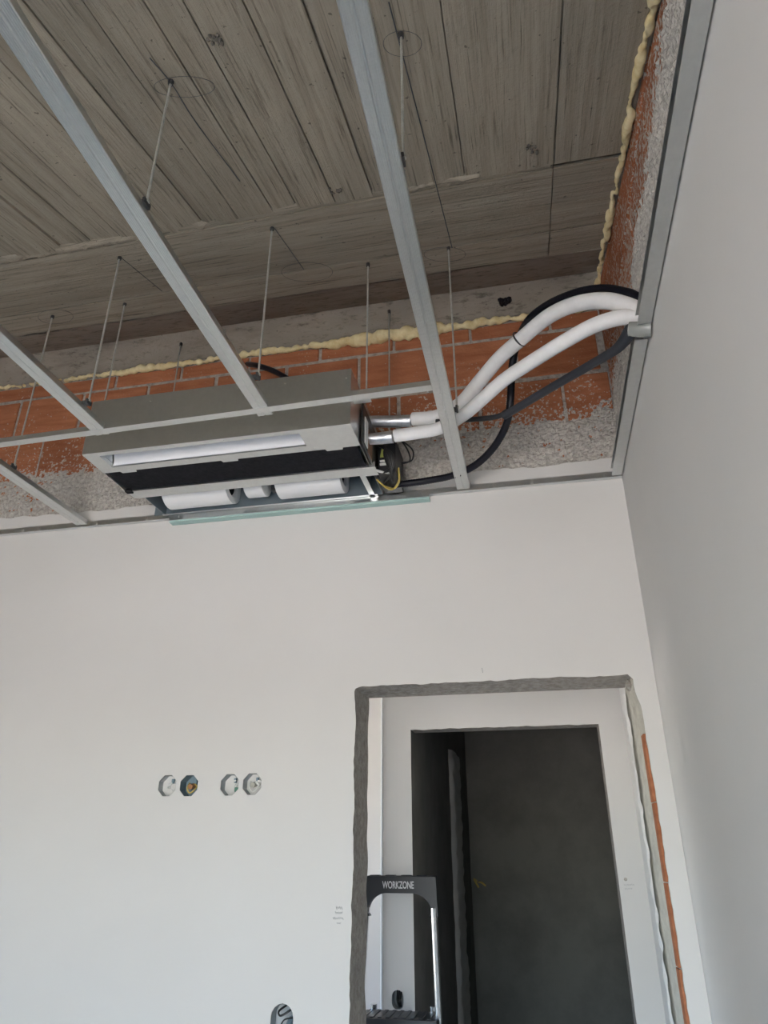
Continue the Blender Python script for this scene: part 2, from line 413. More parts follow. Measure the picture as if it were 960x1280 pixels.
# ------------------------------------------------------------------ sloping board-marked slab
slab = B()
ya, yb = REAR_Y-.2, -.355
slab.prism([(ya, slabz(ya)+.012), (yb, slabz(yb)+.012), (yb, slabz(yb)+.22), (ya, slabz(ya)+.22)], 'x', LEFT_X-.1, .14)
slab.prism([(-.356, 3.62), (.2, 3.62), (.2, 3.72), (-.356, 3.72)], 'x', LEFT_X-.1, .14)
ceiling = struct(slab.build('ceiling', PLY, origin=Vector((0,0,0))), 'sloping bare concrete slab showing the marks of its shuttering boards', 'ceiling')
def strip(x0, x1, y0, y1, off, mat, name='shuttering_board_mark', tilt=0.0, n=6):
    """one board's imprint: a thin raised strip with slightly wavering edges, lying in the slope of the slab"""
    def e(x, k): return x
    V = []; F = []
    along_y = (y1-y0) > (x1-x0)
    for i in range(n+1):
        t = i/n
        if along_y:
            y = y0+(y1-y0)*t; j0 = .003*nz(x0*9, y*3, 1); j1 = .003*nz(x1*9, y*3, 1)
            c = [(x0+.0015+j0, y, off-tilt), (x1-.0015+j1, y, off+tilt)]
        else:
            x = x0+(x1-x0)*t; j0 = .003*nz(x*3, y0*9, 1); j1 = .003*nz(x*3, y1*9, 1)
            c = [(x, y0+.0015+j0, off-tilt), (x, y1-.0015+j1, off+tilt)]
        for (x, y, h) in c: V += [(x, y, slabz(y)-h), (x, y, slabz(y)+.013)]
    for i in range(n):
        a = i*4; F += [(a,a+2,a+6,a+4), (a,a+4,a+5,a+1), (a+2,a+3,a+7,a+6)]
    F += [(0,1,3,2), (n*4, n*4+2, n*4+3, n*4+1)]
    bb = B().add(V, F); return bb.build(name, mat, ceiling)
YJ = -.845
JX = [-.182, -.43, -.61, -.70, -.815, -.933, -1.008, -1.12, -1.234, -1.375, -1.509, -1.61, -1.717]
while JX[-1] > LEFT_X-.05: JX.append(JX[-1]-RND.choice((.13,.16,.11,.15)))
STRONG = (-.70, -.933, -1.234, -1.717)
for xa, xb in zip(JX[1:], JX):
    smooth = xb > -.62; g = .0025 if xa in STRONG else .0
    strip(xa+g, xb, REAR_Y, YJ+RND.uniform(-.012,.012), RND.uniform(-.001,.002) if smooth else RND.uniform(-.002,.004), PLY if smooth else BOARD_Y, tilt=0 if smooth else RND.uniform(-.002,.002), n=14)
strip(-.180, .02, REAR_Y, YJ-.006, .001, PLY, n=14)
for (xa, xb) in ((-.180, .02), (LEFT_X, -.183)):
    yy = -.838
    for k, wd in enumerate((.165, .16, .157)):
        strip(xa, xb, yy, min(yy+wd, -.356), (.004, .0015, .003)[k], BOARD_X, n=24); yy += wd
# the two bands of the ridge beam beside the wall
b = B(); n = 60
V, F = grid(lambda u, v: (LEFT_X+(.02-LEFT_X)*u, -.358+.251*v, 3.468+.132*v+(.004*nz(u*30,0,0) if v < .1 else 0)), 80, 6)
o = obj('smooth_concrete_band', V, F, BANDC, ceiling, True)
V, F = grid(lambda u, v: (LEFT_X+(.02-LEFT_X)*u, -.107+.127*v, 3.600-.060*v+.003*nz(u*20,v*3,0)), 120, 8)
o = obj('beam_soffit_band', V, F, BANDC, ceiling, True)
# ragged lip of cement left along the end of the boards
def lip(u, v):
    x = -2.95+2.76*u; y = YJ-.030+.050*v
    h = max(0, nz(x, y, 1, 14)+.12)*.014 + max(0, nz(x, y, 4, 60))*.010
    h *= math.sin(math.pi*v)*(1 if nz(x, 0, 7, 3) > -.1 else .25)
    return (x, y, slabz(y)+.0035-h-.0035*math.sin(math.pi*v))
V, F = grid(lip, 420, 10); obj('ragged_cement_lip', V, F, BOARD_X, ceiling, True)
# pencilled setting-out marks on the slab
def onslab(px, py):
    d = ray(px, py); t = (3.58+SL*CAM_P.y-CAM_P.z)/(d.z-SL*d.y); p = CAM_P+d*t; p.z -= .0075; return p
def mark(P, wd=.0016, mat=CHALK, parent=None, name='pencil_mark'):
    b = B().tube(smoothpath(P, 4), wd, 4); b.build(name, mat, parent or ceiling)
mark([onslab(486,0), onslab(530,170), onslab(565,308)], .0014)
mark([onslab(188,70), onslab(215,102), onslab(245,150), onslab(300,224)], .0014)
mark([onslab(344,284), onslab(380,335)], .0012)
mark([onslab(152,320), onslab(203,362)], .0012)
for (cx, cz, rx, ry) in ((231,106,38,13), (384,338,32,12), (556,316,26,9), (70,394,22,9), (503,52,24,16)):
    mark([onslab(cx+rx*math.cos(t*.4), cz+ry*math.sin(t*.4)) for t in range(17)], .0006)
for (px, py, rr_) in ((664,186,.022), (270,48,.014), (420,236,.016)):
    p = onslab(px, py)
    b = B()
    for k in range(9):
        q = p+Vector((RND.uniform(-1,1)*rr_, RND.uniform(-1,1)*rr_, 0)); q.z = slabz(q.y)-.006
        b.tube([q, q+Vector((RND.uniform(-.006,.006), RND.uniform(-.006,.006), -.004))], [.005,.002], 5)
    b.build('aggregate_pocket', JOINTC, ceiling)
p = at(631,376,Z=3.572)
b = B()
for k in range(22):
    q = p+Vector((RND.uniform(-.019,.019), RND.uniform(-.014,.014), -.002)); b.tube([q, q+Vector((0,0,-.012))], [.011,.004], 6)
tag(b.build('tar_blob', BLACKH), 'small black blob stuck on the pale concrete beside the conduit', 'blob')

# expanding foam beads
def remesh(name, balls, vox, mat, label):
    b = B()
    for (c, r) in balls:
        bm = bmesh.new(); bmesh.ops.create_icosphere(bm, subdivisions=2, radius=1); bm.verts.index_update()
        b.add([Vector((v.co.x*r[0], v.co.y*r[1], v.co.z*r[2]))+Vector(c) for v in bm.verts], [tuple(v.index for v in f.verts) for f in bm.faces]); bm.free()
    o = b.build(name, mat, smooth=False)
    md = o.modifiers.new('r', 'REMESH'); md.mode = 'VOXEL'; md.voxel_size = vox
    dg = bpy.context.evaluated_depsgraph_get(); me = bpy.data.meshes.new_from_object(o.evaluated_get(dg)); o.modifiers.clear(); o.data = me
    for v in me.vertices:
        d = noise.noise(v.co*45)*.0035; v.co += v.normal*d
    me.polygons.foreach_set('use_smooth', [True]*len(me.polygons))
    if not me.materials: me.materials.append(mat)
    return tag(o, label, 'foam')
balls = []
x = LEFT_X+.05
while x < -.02:
    big = 1.0 + (.55 if -1.15 < x < -.62 else 0) - (.35 if x < -2.2 else 0)
    gap = False
    if not gap:
        r = RND.uniform(.010,.019)*big*(1+.3*nz(x,0,0,9))*(1.12 if big > 1.2 else 1)
        balls.append(((x, .004+RND.uniform(-.004,.004)-.008*(big-1), 3.521+RND.uniform(-.006,.005)-.008*(big-1)), (r*RND.uniform(1.0,1.6), r, r*.95)))
    x += RND.uniform(.026,.040) if big > 1.2 else RND.uniform(.014,.026)
for k in range(6): balls.append(((-.70+RND.uniform(-.05,.05), -.006, 3.495+RND.uniform(-.02,.02)), (.017,.014,.018)))
remesh('expanding_foam', balls, .005, FOAM, 'yellow foam bead squeezed between brick wall and slab above the air unit')
balls = []; y = -.12
while y > -2.7:
    if True:
        r = RND.uniform(.0050,.0095)*(1.35 if nz(0,y,9,7) > .15 else .95)
        balls.append(((.004+RND.uniform(-.007,.005), y, slabz(min(y, -.2))-.008+RND.uniform(-.008,.004)), (r, r*RND.uniform(2.2,3.2), r*1.2)))
    y -= RND.uniform(.013,.024)
remesh('expanding_foam', balls, .005, FOAM, 'yellow foam bead running up the slope along the long side wall')

# ------------------------------------------------------------------ doorway, hall, room beyond
dz = [i*.02 for i in range(int(DT/.02)+2)]
door = thing('door_1', (-.5, T/2, 0), 'raw door opening with broken render edges and no frame', 'doorway'); door['kind'] = 'structure'
def jamb_l(u, v):
    z = (DT+.004)*v; y = T*u
    return (jl(z)*(1-u)+(DL+.004+.006*nz(9,z,1,12))*u + (.005*nz(y,z,3,35) if 0 < u < 1 else 0), y, z)
V, F = grid(jamb_l, 10, 130); obj('jamb', V, F, SOFFC, door, True)
XR2 = -.072
def jamb_r(u, v):
    z = (DT+.004)*v; y = T*u
    return (jr(z)*(1-u)+XR2*u + (.003*nz(y,z,3,30) if 0 < u < 1 else 0) - (.006*max(0,nz(1,z,2,11)) if u > .8 else 0), y, z)
V, F = grid(jamb_r, 12, 130); obj('jamb', V, F, CREAMC, door, True)
def soff(u, v):
    x = DL+(DR-DL)*u; y = T*.72*v
    return (x, y, jt(x)*(1-v)+(DT-.004)*v+(.006*nz(x,y,3,40) if v > 0 else 0))
V, F = grid(soff, 120, 8); obj('lintel_soffit', V, F, SOFFC, door, True)
b = B().box(DL-.05, DR+.05, T*.72, T-.003, DT-.004, DT+.3); b.build('lintel', SOFFC, door)
zz = 1.90
for k, h in enumerate((.19, .205, .20, .205, .205, .205, .205, .205, .2)):
    z1 = zz; z0 = max(0.005, zz-h)
    if z1-z0 < .05: break
    B().bbox(jr((z0+z1)/2)-.008, DR+.03, .005, .052, z0+.0015, z1-.0015, .0015).build('brick', BRICKC, door); zz = z0
balls = []; z = 0.02
V, F = grid(lambda u, v: (XR2-.004+.008*nz(u*2, v*60, 2) - .006*math.sin(math.pi*u), T*.80+T*.22*u, (DT-.03)*v), 6, 150); obj('plaster_lip', V, F, WALLM, door, True)
bm_l = B()
for k in range(10):
    p = Vector((-.064+RND.uniform(-.014,.012), RND.uniform(.01,.1), DT-.012+RND.uniform(-.02,.012))); bm_l.tube([p, p+Vector((RND.uniform(-.02,.02), .01, -.012))], [.014,.008], 6)
bm_l.build('mortar_lump', SOFFC, door, True)
# hall
HY = 1.0; HX = -1.066; HLX = -2.6
V, F = filled([[(HLX,0)]+[(DL-.002,0),(DL+.002,DT),(XR2,DT-.002),(XR2,0)]+[(0,0),(0,2.6),(HLX,2.6)]], 'y', T)
o = obj('wall_hall_near', V, F, HALLM, origin=Vector((0,T,0))); struct(o, 'hall side of the wall with the raw doorway')
O2 = (-.932, -.104, 2.082)
hole = stadium(-1.0, 1.055, .024, .066)
def o2t(x): return O2[2]+.004*nz(x,1,1,30)
o2x = [O2[0]+i*.02 for i in range(1, 41)]
face = [(HX,0),(O2[0],0),(O2[0],o2t(O2[0]))]+[(x,o2t(x)) for x in o2x]+[(O2[1],O2[2]),(O2[1],0),(0,0),(0,2.6),(HX,2.6)]
V, F = filled([face, hole], 'y', HY)
b = B().add(V, F); b.add([(HX,HY,0),(HX,1.9,0),(HX,1.9,2.6),(HX,HY,2.6)], [(0,1,2,3)])
hall_wall = struct(b.build('wall_hall_far', HALLM, origin=Vector((0,HY,0))), 'pale hall wall seen through the doorway, with a second dark opening')
B().tube([(HX+.001, HY-.001, 0), (HX+.001, HY-.001, 2.6)], .005, 8).build('corner_bead', plain('white_bead', (.85,.85,.86), .4), hall_wall)
st = stadium(-1.0, 1.055, .024, .066); nst = len(st)
b = B().add([(x,HY,z) for x,z in st]+[(x,HY+.05,z) for x,z in st], [(i,(i+1)%nst,nst+(i+1)%nst,nst+i) for i in range(nst)]+[tuple(range(nst,2*nst))])
b.build('box_recess', BOXG, hall_wall)
b = B()
for k in range(3): b.tube(smoothpath([(-1.01+.008*k, HY+.045, 1.08), (-1.004+.006*k, HY+.012, 1.05), (-1.0+.004*k, HY+.03, 1.03)], 6), .003, 6)
b.build('cable_end', WIREB, hall_wall)
o = B().box(0, .12, T, HY+.0, 0, 2.6).build('wall_hall_right', HALLM); struct(o, 'short hall wall beside the raw doorway')
b = B().box(HLX, HX, 1.9, 2.0, 0, 2.6); struct(b.build('wall_hall_end', HALLM), 'recessed hall wall behind the corner bead')
b = B(); b.box(HLX-.12, HLX, T, HWIN[0], 0, 2.6); b.box(HLX-.12, HLX, HWIN[1], 2.0, 0, 2.6); b.box(HLX-.12, HLX, HWIN[0], HWIN[1], 0, HWIN[2]); b.box(HLX-.12, HLX, HWIN[0], HWIN[1], HWIN[3], 2.6)
struct(b.build('wall_hall_left', HALLM), 'hall end wall open to daylight')
o = B().box(HLX, .1, T, 2.0, 2.6, 2.7).build('ceiling_hall', HALLM); struct(o, 'plain hall ceiling', 'ceiling')
o = B().box(HLX, 1.4, 0, 3.7, -.1, -.001).build('floor_hall', SCREED); struct(o, 'bare hall floor', 'floor')
# room beyond the second opening
b = B(); V, F = grid(lambda u, v: (O2[0]+.002*nz(u*8,v*8,1,2), HY+.002+2.5*u, 2.6*v), 30, 30); b.add(V, F)
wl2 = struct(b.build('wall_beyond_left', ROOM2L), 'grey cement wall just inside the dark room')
V, F = grid(lambda u, v: (O2[0]+.022+.010*nz(u*3,v*40,1)-(.03 if u in (0,1) else 0), 2.38+.50*u+.02*nz(u,v*9,4), .55+1.62*v), 10, 110)
obj('rough_chase', V, F, WALLM, wl2, True)
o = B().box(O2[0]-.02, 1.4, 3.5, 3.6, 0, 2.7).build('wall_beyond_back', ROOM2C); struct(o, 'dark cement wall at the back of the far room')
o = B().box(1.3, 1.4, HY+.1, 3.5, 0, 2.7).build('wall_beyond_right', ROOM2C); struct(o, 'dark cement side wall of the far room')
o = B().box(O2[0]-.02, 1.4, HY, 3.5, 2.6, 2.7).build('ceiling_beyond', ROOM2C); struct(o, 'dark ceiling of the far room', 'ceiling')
b = B().box(O2[1], 1.4, HY+.004, HY+.12, 0, 2.6); b.box(O2[0]-.01, O2[1], HY+.004, HY+.12, O2[2]+.004, 2.6)
o = b.build('wall_beyond_near', SOFFC); struct(o, 'raw cut edge of the second opening')
p = at(597,1103,Y=3.49)
wr = B(); wr.tube(smoothpath([p+Vector((0,.03,0)), p+Vector((-.02,-.03,.02)), p+Vector((.01,-.05,-.03))], 6), .007, 6)
wr.tube(smoothpath([p+Vector((0,.03,0)), p+Vector((.03,-.03,0)), p+Vector((.06,-.04,-.02))], 6), .006, 6)
tag(wr.build('cable_end', YELW), 'short cable tail poking from the dark back wall', 'cable')

# ------------------------------------------------------------------ metal grid
def sheet(name, pts, axis, a0, a1, mat, parent=None, thick=.0008):
    """open 2D section of thin sheet swept along an axis"""
    def mk(p, a):
        q = list(p); q.insert('xyz'.index(axis), a); return q
    n = len(pts)
    # thicken the open polyline into a closed outline
    P = [Vector(p) for p in pts]; off = []
    for i in range(n):
        t = (P[min(i+1,n-1)]-P[max(i-1,0)]).normalized(); off.append(P[i]+Vector((-t.y, t.x))*thick)
    V = [mk(p, a) for a in (a0, a1) for p in P] + [mk(p, a) for a in (a0, a1) for p in off]; F = []
    for i in range(n-1):
        F.append((i, i+1, n+i+1, n+i)); F.append((2*n+i, 3*n+i, 3*n+i+1, 2*n+i+1))
        F.append((i, 2*n+i, 2*n+i+1, i+1)); F.append((n+i, n+i+1, 3*n+i+1, 3*n+i))
    F += [(0, n, 3*n, 2*n), (n-1, 3*n-1, 4*n-1, 2*n-1)]
    b = B().add(V, F); return b.build(name, mat, parent)
def railsec(c, z, wd=.047, h=.019, ribs=True):
    a = wd/2; L = [(-a+.007, h-.001), (-a+.007, h), (-a, h), (-a, .002), (-a+.002, 0)]
    def rib(x0, x1):
        out = []; m = 4; s = (x1-x0)/m
        for k in range(m): out += [(x0+s*(k+.25), 0), (x0+s*(k+.5), .0007), (x0+s*(k+.75), 0)]
        return out
    if ribs: L += rib(-a+.003, -.004)
    L += [(-.0035, 0), (-.0012, .0022), (.0012, .0022), (.0035, 0)]
    if ribs: L += rib(.004, a-.003)
    L += [(a-.002, 0), (a, .002), (a, h), (a-.007, h), (a-.007, h-.001)]
    return [(c+x, z+y) for x, y in L]
def rail(x0, x1, ya, yb, label):
    """rail from (x0 at ya) to (x1 at yb), very slightly skewed like the fitted ones"""
    t = thing('ceiling_rail', ((x0+x1)/2, (ya+yb)/2, ZC), label, 'rail', 'metal ceiling rails')
    o = sheet('channel', railsec((x0+x1)/2, ZC), 'y', ya, yb, GALV, t)
    sh = (x1-x0)/(yb-ya)
    for v in o.data.vertices: v.co.x += sh*v.co.y
    return t
R1 = rail(-1.085, -1.076, -2.72, -.628, 'metal ceiling rail ending on the cross rail above the middle of the air unit')
R2 = rail(-.543, -.549, -2.72, -.034, 'metal ceiling rail running through to the wall between air unit and white pipes')
R3 = rail(-1.632, -1.610, -2.72, -.628, 'metal ceiling rail ending on the cross rail at the air unit corner away from pipes')
R4 = rail(-2.10, -2.066, -2.72, -.034, 'metal ceiling rail reaching the wall beyond the air unit end without pipes')
ct = thing('cross_rail', (-1.9, -.640, ZC), 'thin metal cross rail spanning in front of the grey air unit', 'rail')
sheet('channel', [(-.640-.0135,ZC+.016),(-.640-.0135,ZC-.001),(-.640+.0135,ZC-.001),(-.640+.0135,ZC+.016)], 'x', LEFT_X+.05, -.571, GALV, ct)
for v in ct.children[0].data.vertices: v.co.y += -.028*(v.co.x)/1.5
def screw(p, n, parent, r=.004, name='screw'):
    p = Vector(p); n = Vector(n); b = B().tube([p-n*.002, p+n*.0012, p+n*.0020], [r, r, r*.55], 10)
    return b.build(name, SCREWM, parent, True)
for (x, y) in ((-1.08,-.645), (-1.61,-.645), (-1.2,-.645), (-.585,-.648), (-1.9,-.64)): screw((x, y+(-.028)*(x+1.9)/1.5*0, ZC-.0005), (0,0,-1), ct, .0028)
for (x, y) in ((-.553,-.63), (-.548,-.55), (-.541,-.63)): screw((x, y, ZC), (0,0,-1), R2, .0028)
screw((-2.066, -.06, ZC), (0,0,-1), R4, .0028)
# perimeter channels
tb = thing('wall_channel', (-1.7, -.015, ZC), 'galvanised edge channel screwed along the wall above the doorway', 'channel', 'edge channels')
sheet('channel', [(-.002,ZC+.030),(-.002,ZC),(-.020,ZC)][::-1], 'x', LEFT_X, -.004, GALV, tb)
for px, py in ((28,664),(49,661),(120,654),(183,648),(665,599),(756,591),(617,601)):
    p = at(px, py, Y=-.003)
    b = B().tube([(p.x,-.003,ZC+.018),(p.x,-.0055,ZC+.018)], .008, 14); b.tube([(p.x,-.0055,ZC+.018),(p.x,-.0075,ZC+.018)], [.0045,.003], 10)
    b.build('screw', SCREWM, tb, True)
tr = thing('wall_channel', (-.02, -1.4, ZC), 'wide pale galvanised edge channel running along the bare side wall', 'channel', 'edge channels')
secR = [(-.038,ZC+.028),(-.005,ZC+.028),(-.005,ZC-.001),(-.038,ZC-.001)]
YN = (-.825, -.762)
sheet('channel', secR[::-1], 'y', -2.72, YN[0], GALV, tr)
sheet('channel', secR[::-1], 'y', YN[1], -.031, GALV, tr)
# plasterboard strip under the back channel
x0, x1 = -1.688, -.674
pb = thing('plasterboard_strip', ((x0+x1)/2, -.016, 2.726), 'narrow strip of green plasterboard along the wall under the air unit', 'plasterboard')
B().bbox(x0, x1, -.030, -.001, 2.7285, 2.7365, .0015).build('board', TEAL, pb)
o = sheet('metal_edge', [(-.001,2.737),(-.0335,2.737),(-.0335,2.7555),(-.026,2.7555)], 'x', x0, x1, GALV, pb)
for x in (-1.65, -1.38, -1.2, -.93, -.70): screw((x, -.0335, 2.748), (0,-1,0), pb, .0022)

# ------------------------------------------------------------------ hanger rods
def hanger(x, y, zt, zb, label, clip=None, r=.0031):
    t = thing('hanger_rod', (x, y, zb), label, 'hanger rod', 'threaded hanger rods')
    n = 120; P = []; R = []
    k = int((zt-zb)/.004)
    for i in range(k+1):
        P.append((x, y, zb+(zt-zb)*i/k)); R.append(r*(1.0 if i % 2 else .86))
    B().tube(P, R, 8).build('rod', RODM, t, True)
    B().tube([(x,y,zt-.012),(x,y,zt-.004),(x,y,zt+.003)], [.006,.0065,.0065], 6).build('anchor', DARKSTEEL, t)
    if clip == 'rail':
        b = B(); b.bbox(x-.024, x+.002, y-.012, y+.012, zb-.007, zb-.003, .001); b.bbox(x-.003, x+.003, y-.012, y+.012, zb-.010, zb+.004, .001)
        b.build('clip', DARKSTEEL, t)
        B().tube([(x,y,zb),(x,y,zb+.006)], .0065, 6).build('nut', RODM, t)
    elif clip == 'lug':
        b = B(); b.bbox(x-(.044 if x > -1 else .022), x+.014, y-.016, y+.016, zb-.001, zb+.002, .0008); b.build('bracket', GALV, t)
        B().tube([(x,y,zb+.002),(x,y,zb+.009)], .0065, 6).build('nut', RODM, t)
RZ = ZC+.026
hanger(-1.053, -1.385, slabz(-1.385)-.004, RZ, 'long hanger rod rising to the pencilled circle on the board-marked slab', 'rail')
hanger(-1.575, -.768, slabz(-.768)-.004, RZ, 'hanger rod clipped to the rail that ends at the corner of the air unit', 'rail')
hanger(-2.046, -.473, slabz(-.473)-.004, RZ, 'hanger rod clipped to the rail farthest from the white pipes', 'rail')
hanger(-1.040, -.786, slabz(-.786)-.004, RZ, 'hanger rod clipped to the rail ending over the middle of the air unit', 'rail')
hanger(-.521, -1.378, slabz(-1.378)-.004, RZ, 'hanger rod high on the through rail, well clear of the air unit', 'rail')
hanger(-.517, -.512, slabz(-.45)-.02, RZ, 'hanger rod on the through rail just in front of the white pipes', 'rail')
hanger(-1.738, -.480, slabz(-.42)-.02, 2.968, 'hanger rod carrying the front of the air unit away from its pipes', 'lug')
hanger(-.800, -.494, slabz(-.45)-.02, 2.86, 'hanger rod carrying the front of the air unit beside its pipe stubs', 'lug')
hanger(-.810, -.074, 3.580, 2.86, 'hanger rod carrying the back of the air unit beside its pipe stubs', 'lug')
hanger(-1.735, -.063, 3.575, 2.968, 'hanger rod carrying the back of the air unit away from its pipes', 'lug')

# ------------------------------------------------------------------ ducted air unit
AX0, AX1, AY0, AY1, AZ0, AZ1 = -1.752, -.843, -.523, -.036, 2.758, 2.966
ac = thing('air_conditioner', ((AX0+AX1)/2, (AY0+AY1)/2, AZ0), 'grey ducted air conditioning unit hung below the slab, its underside open', 'air conditioner')
th = .0015
B().bbox(AX0, AX1, AY0, AY0+th, AZ0, AZ1, .0006, seg=1).build('front_panel', GALVD, ac)
B().bbox(AX0, AX1, AY0+th, AY1, AZ1-th, AZ1, .0006, seg=1).build('top_panel', GALVD, ac)
B().bbox(AX1-th, AX1, AY0+th, AY1, AZ0+.002, AZ1-th, .0006, seg=1).build('side_panel', GALVD, ac)
B().bbox(AX0, AX0+th, AY0+th, -.22, AZ0+.002, AZ1-th, .0006, seg=1).build('side_panel', GALVD, ac)
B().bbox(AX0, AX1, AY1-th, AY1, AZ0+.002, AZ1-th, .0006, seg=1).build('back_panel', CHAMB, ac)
for px, py in ((188,501),(356,479),(433,472)):
    p = at(px, py, Y=AY0); screw((p.x, AY0, p.z), (0,-1,0), ac, .0035)
# underside: slotted outlet plate
sx0, sx1, sy0, sy1 = -1.700, -1.012, -.502, -.426
py1 = -.392
loopo = [(AX0,AY0),(AX1,AY0),(AX1,py1)]
for xc in (-.93, -1.29, -1.66): loopo += [(xc+.03,py1),(xc+.026,py1+.012),(xc-.026,py1+.012),(xc-.03,py1)]
loopo += [(AX0,py1)]
V, F = filled([loopo, [(sx0,sy0),(sx1,sy0),(sx1,sy1),(sx0,sy1)]], 'z', AZ0)
b = B().add(V, F); V2 = [(v.x,v.y,v.z+.0012) for v in V]; b.add(V2, F)
outp = b.build('outlet_plate', GALV, ac)
b = B(); L = [(sx0,sy0),(sx1,sy0),(sx1,sy1),(sx0,sy1)]
for i in range(4):
    (xa,ya_),(xb,yb_) = L[i], L[(i+1)%4]; b.add([(xa,ya_,AZ0),(xb,yb_,AZ0),(xb,yb_,AZ0+.014),(xa,ya_,AZ0+.014)], [(0,1,2,3)])
b.build('slot_rim', GALV, outp)
# pale curved liner behind the slot
def liner(u, v):
    a = math.pi/2*v
    return (sx0+.006+(sx1-sx0-.012)*u, sy1-.002-.065*(1-math.cos(a)), AZ0+.004+.075*math.sin(a))
V, F = grid(liner, 4, 14); obj('outlet_liner', V, F, STYRO, ac, True)
b = B().box(sx0, sx0+.003, sy0-.02, sy1+.01, AZ0+.012, AZ0+.12); b.build('liner_end', GALV, ac)
for k in range(7): screw((sx0+.05+k*.11, py1-.014, AZ0), (0,0,-1), outp, .0022)
for k in range(5): screw((sx0+.1+k*.17, AY0+.012, AZ0), (0,0,-1), outp, .0022)
# black felt panel with a sagging corner
V, F = grid(lambda u, v: (AX0+.012+(AX1-AX0-.024)*u, py1-.002+.142*v, AZ0+.004-.003*math.sin(math.pi*v)*math.sin(math.pi*u)), 24, 8)
obj('insulation_panel', V, F, BLACKF, ac, True)
B().bbox(AX0+.004, AX0+.03, -.262, -.240, AZ0-.006, AZ0+.006, .004).build('insulation_flap', BLACKF, ac)
# middle strip
sheet('middle_strip', [(-.252,AZ0+.018),(-.252,AZ0-.002),(-.197,AZ0-.002),(-.197,AZ0+.018)], 'x', AX0+.008, AX1+.018, GALV, ac)
B().bbox(AX1-.035, AX1+.019, -.254, -.196, AZ0-.005, AZ0-.002, .001).build('strip_end_clip', GALV, ac)
# fan chamber
FX0, FX1 = -1.702, -.892
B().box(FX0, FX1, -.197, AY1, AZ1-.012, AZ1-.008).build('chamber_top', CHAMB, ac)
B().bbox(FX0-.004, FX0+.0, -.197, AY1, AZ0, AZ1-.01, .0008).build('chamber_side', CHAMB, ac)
B().bbox(FX1, FX1+.020, -.197, AY1, AZ0-.001, AZ0+.002, .0008).build('chamber_edge', GALV, ac)
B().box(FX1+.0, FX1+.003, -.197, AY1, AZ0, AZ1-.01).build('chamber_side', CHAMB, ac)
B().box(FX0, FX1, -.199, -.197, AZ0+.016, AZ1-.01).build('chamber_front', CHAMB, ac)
def blower(xa, xb):
    yc, zc, R = -.112, AZ0+.068, .078
    f = thing_part = B()
    n = 28; V = []; F = []
    for i in range(n+1):
        t = math.pi*2*i/n
        rr_ = R*(1+.12*max(0, math.cos(t-.6)))
        for x in (xa, xb): V.append((x, yc+rr_*math.cos(t), zc+rr_*math.sin(t)*.98))
    for i in range(n): F.append((2*i, 2*i+1, 2*i+3, 2*i+2))
    f.add(V, F)
    fan = f.build('blower_housing', WHITEP, ac, True)
    for x, s in ((xa, -1), (xb, 1)):
        Vr = []; Fr = []
        for i in range(n):
            t = math.pi*2*i/n; rr_ = R*(1+.12*max(0, math.cos(t-.6)))
            Vr += [(x, yc+rr_*math.cos(t), zc+rr_*math.sin(t)*.98), (x+s*.002, yc+.052*math.cos(t), zc+.052*math.sin(t)), (x-s*.012, yc+.044*math.cos(t), zc+.044*math.sin(t))]
        for i in range(n):
            j = (i+1)%n; Fr += [(3*i,3*j,3*j+1,3*i+1), (3*i+1,3*j+1,3*j+2,3*i+2)]
        B().add(Vr, Fr).build('inlet_ring', WHITEP, fan, True)
    V = []; F = []; m = 24
    for i in range(m):
        t = 2*math.pi*i/m
        for x in (xa+.01, xb-.01):
            V += [(x, yc+.046*math.cos(t), zc+.046*math.sin(t)), (x, yc+.038*math.cos(t+.16), zc+.038*math.sin(t+.16))]
        F.append((4*i, 4*i+1, 4*i+3, 4*i+2))
    B().add(V, F).build('impeller', BLACKP, fan)
blower(-1.655, -1.402); blower(-1.215, -.972)
b = B().tube([(-1.375,-.112,AZ0+.068),(-1.345,-.112,AZ0+.068),(-1.34,-.112,AZ0+.068),(-1.27,-.112,AZ0+.068),(-1.265,-.112,AZ0+.068),(-1.24,-.112,AZ0+.068)], [.016,.018,.062,.062,.02,.016], 18)
b.build('motor', WHITEP, ac, True)
B().tube([(-1.66,-.112,AZ0+.068),(-.95,-.112,AZ0+.068)], .006, 8).build('shaft', SCREWM, ac)
b = B().bbox(-1.235,-1.218,-.15,-.12,AZ0+.004,AZ0+.05,.003); b.build('motor_bracket', BLACKP, ac)
sheet('rear_flange', [(AY1-.012,AZ0-.001),(AY1,AZ0-.001),(AY1,AZ0+.02)], 'x', FX0-.01, FX1+.03, GALV, ac)
# control box on the pipe side
CX0 = AX1+.004
B().bbox(CX0, CX0+.006, -.40, -.06, AZ0+.01, AZ0+.16, .001).build('control_plate', DARKSTEEL, ac)
B().bbox(CX0+.006, CX0+.0085, -.33, -.27, AZ0+.012, AZ0+.10, .0006).build('wiring_sticker', BROWNS, ac)
B().bbox(CX0+.006, CX0+.009, -.375, -.335, AZ0+.02, AZ0+.12, .0006).build('wiring_sticker', WHITEP, ac)
cb = B().bbox(CX0+.012, CX0+.075, -.20, -.045, AZ0-.002, AZ0+.135, .004); cb.build('control_box', BLACKP, ac)
B().add([(CX0+.02,-.202,AZ0+.06),(CX0+.055,-.202,AZ0+.06),(CX0+.03,-.202,AZ0+.115)], [(0,1,2)]).build('warning_sticker', GRNY, ac)
B().bbox(CX0+.02, CX0+.055, -.206, -.199, AZ0+.028, AZ0+.036, .001).build('terminal', WIREW, ac)
B().bbox(CX0+.02, CX0+.055, -.206, -.199, AZ0+.042, AZ0+.048, .001).build('terminal', WIREW, ac)
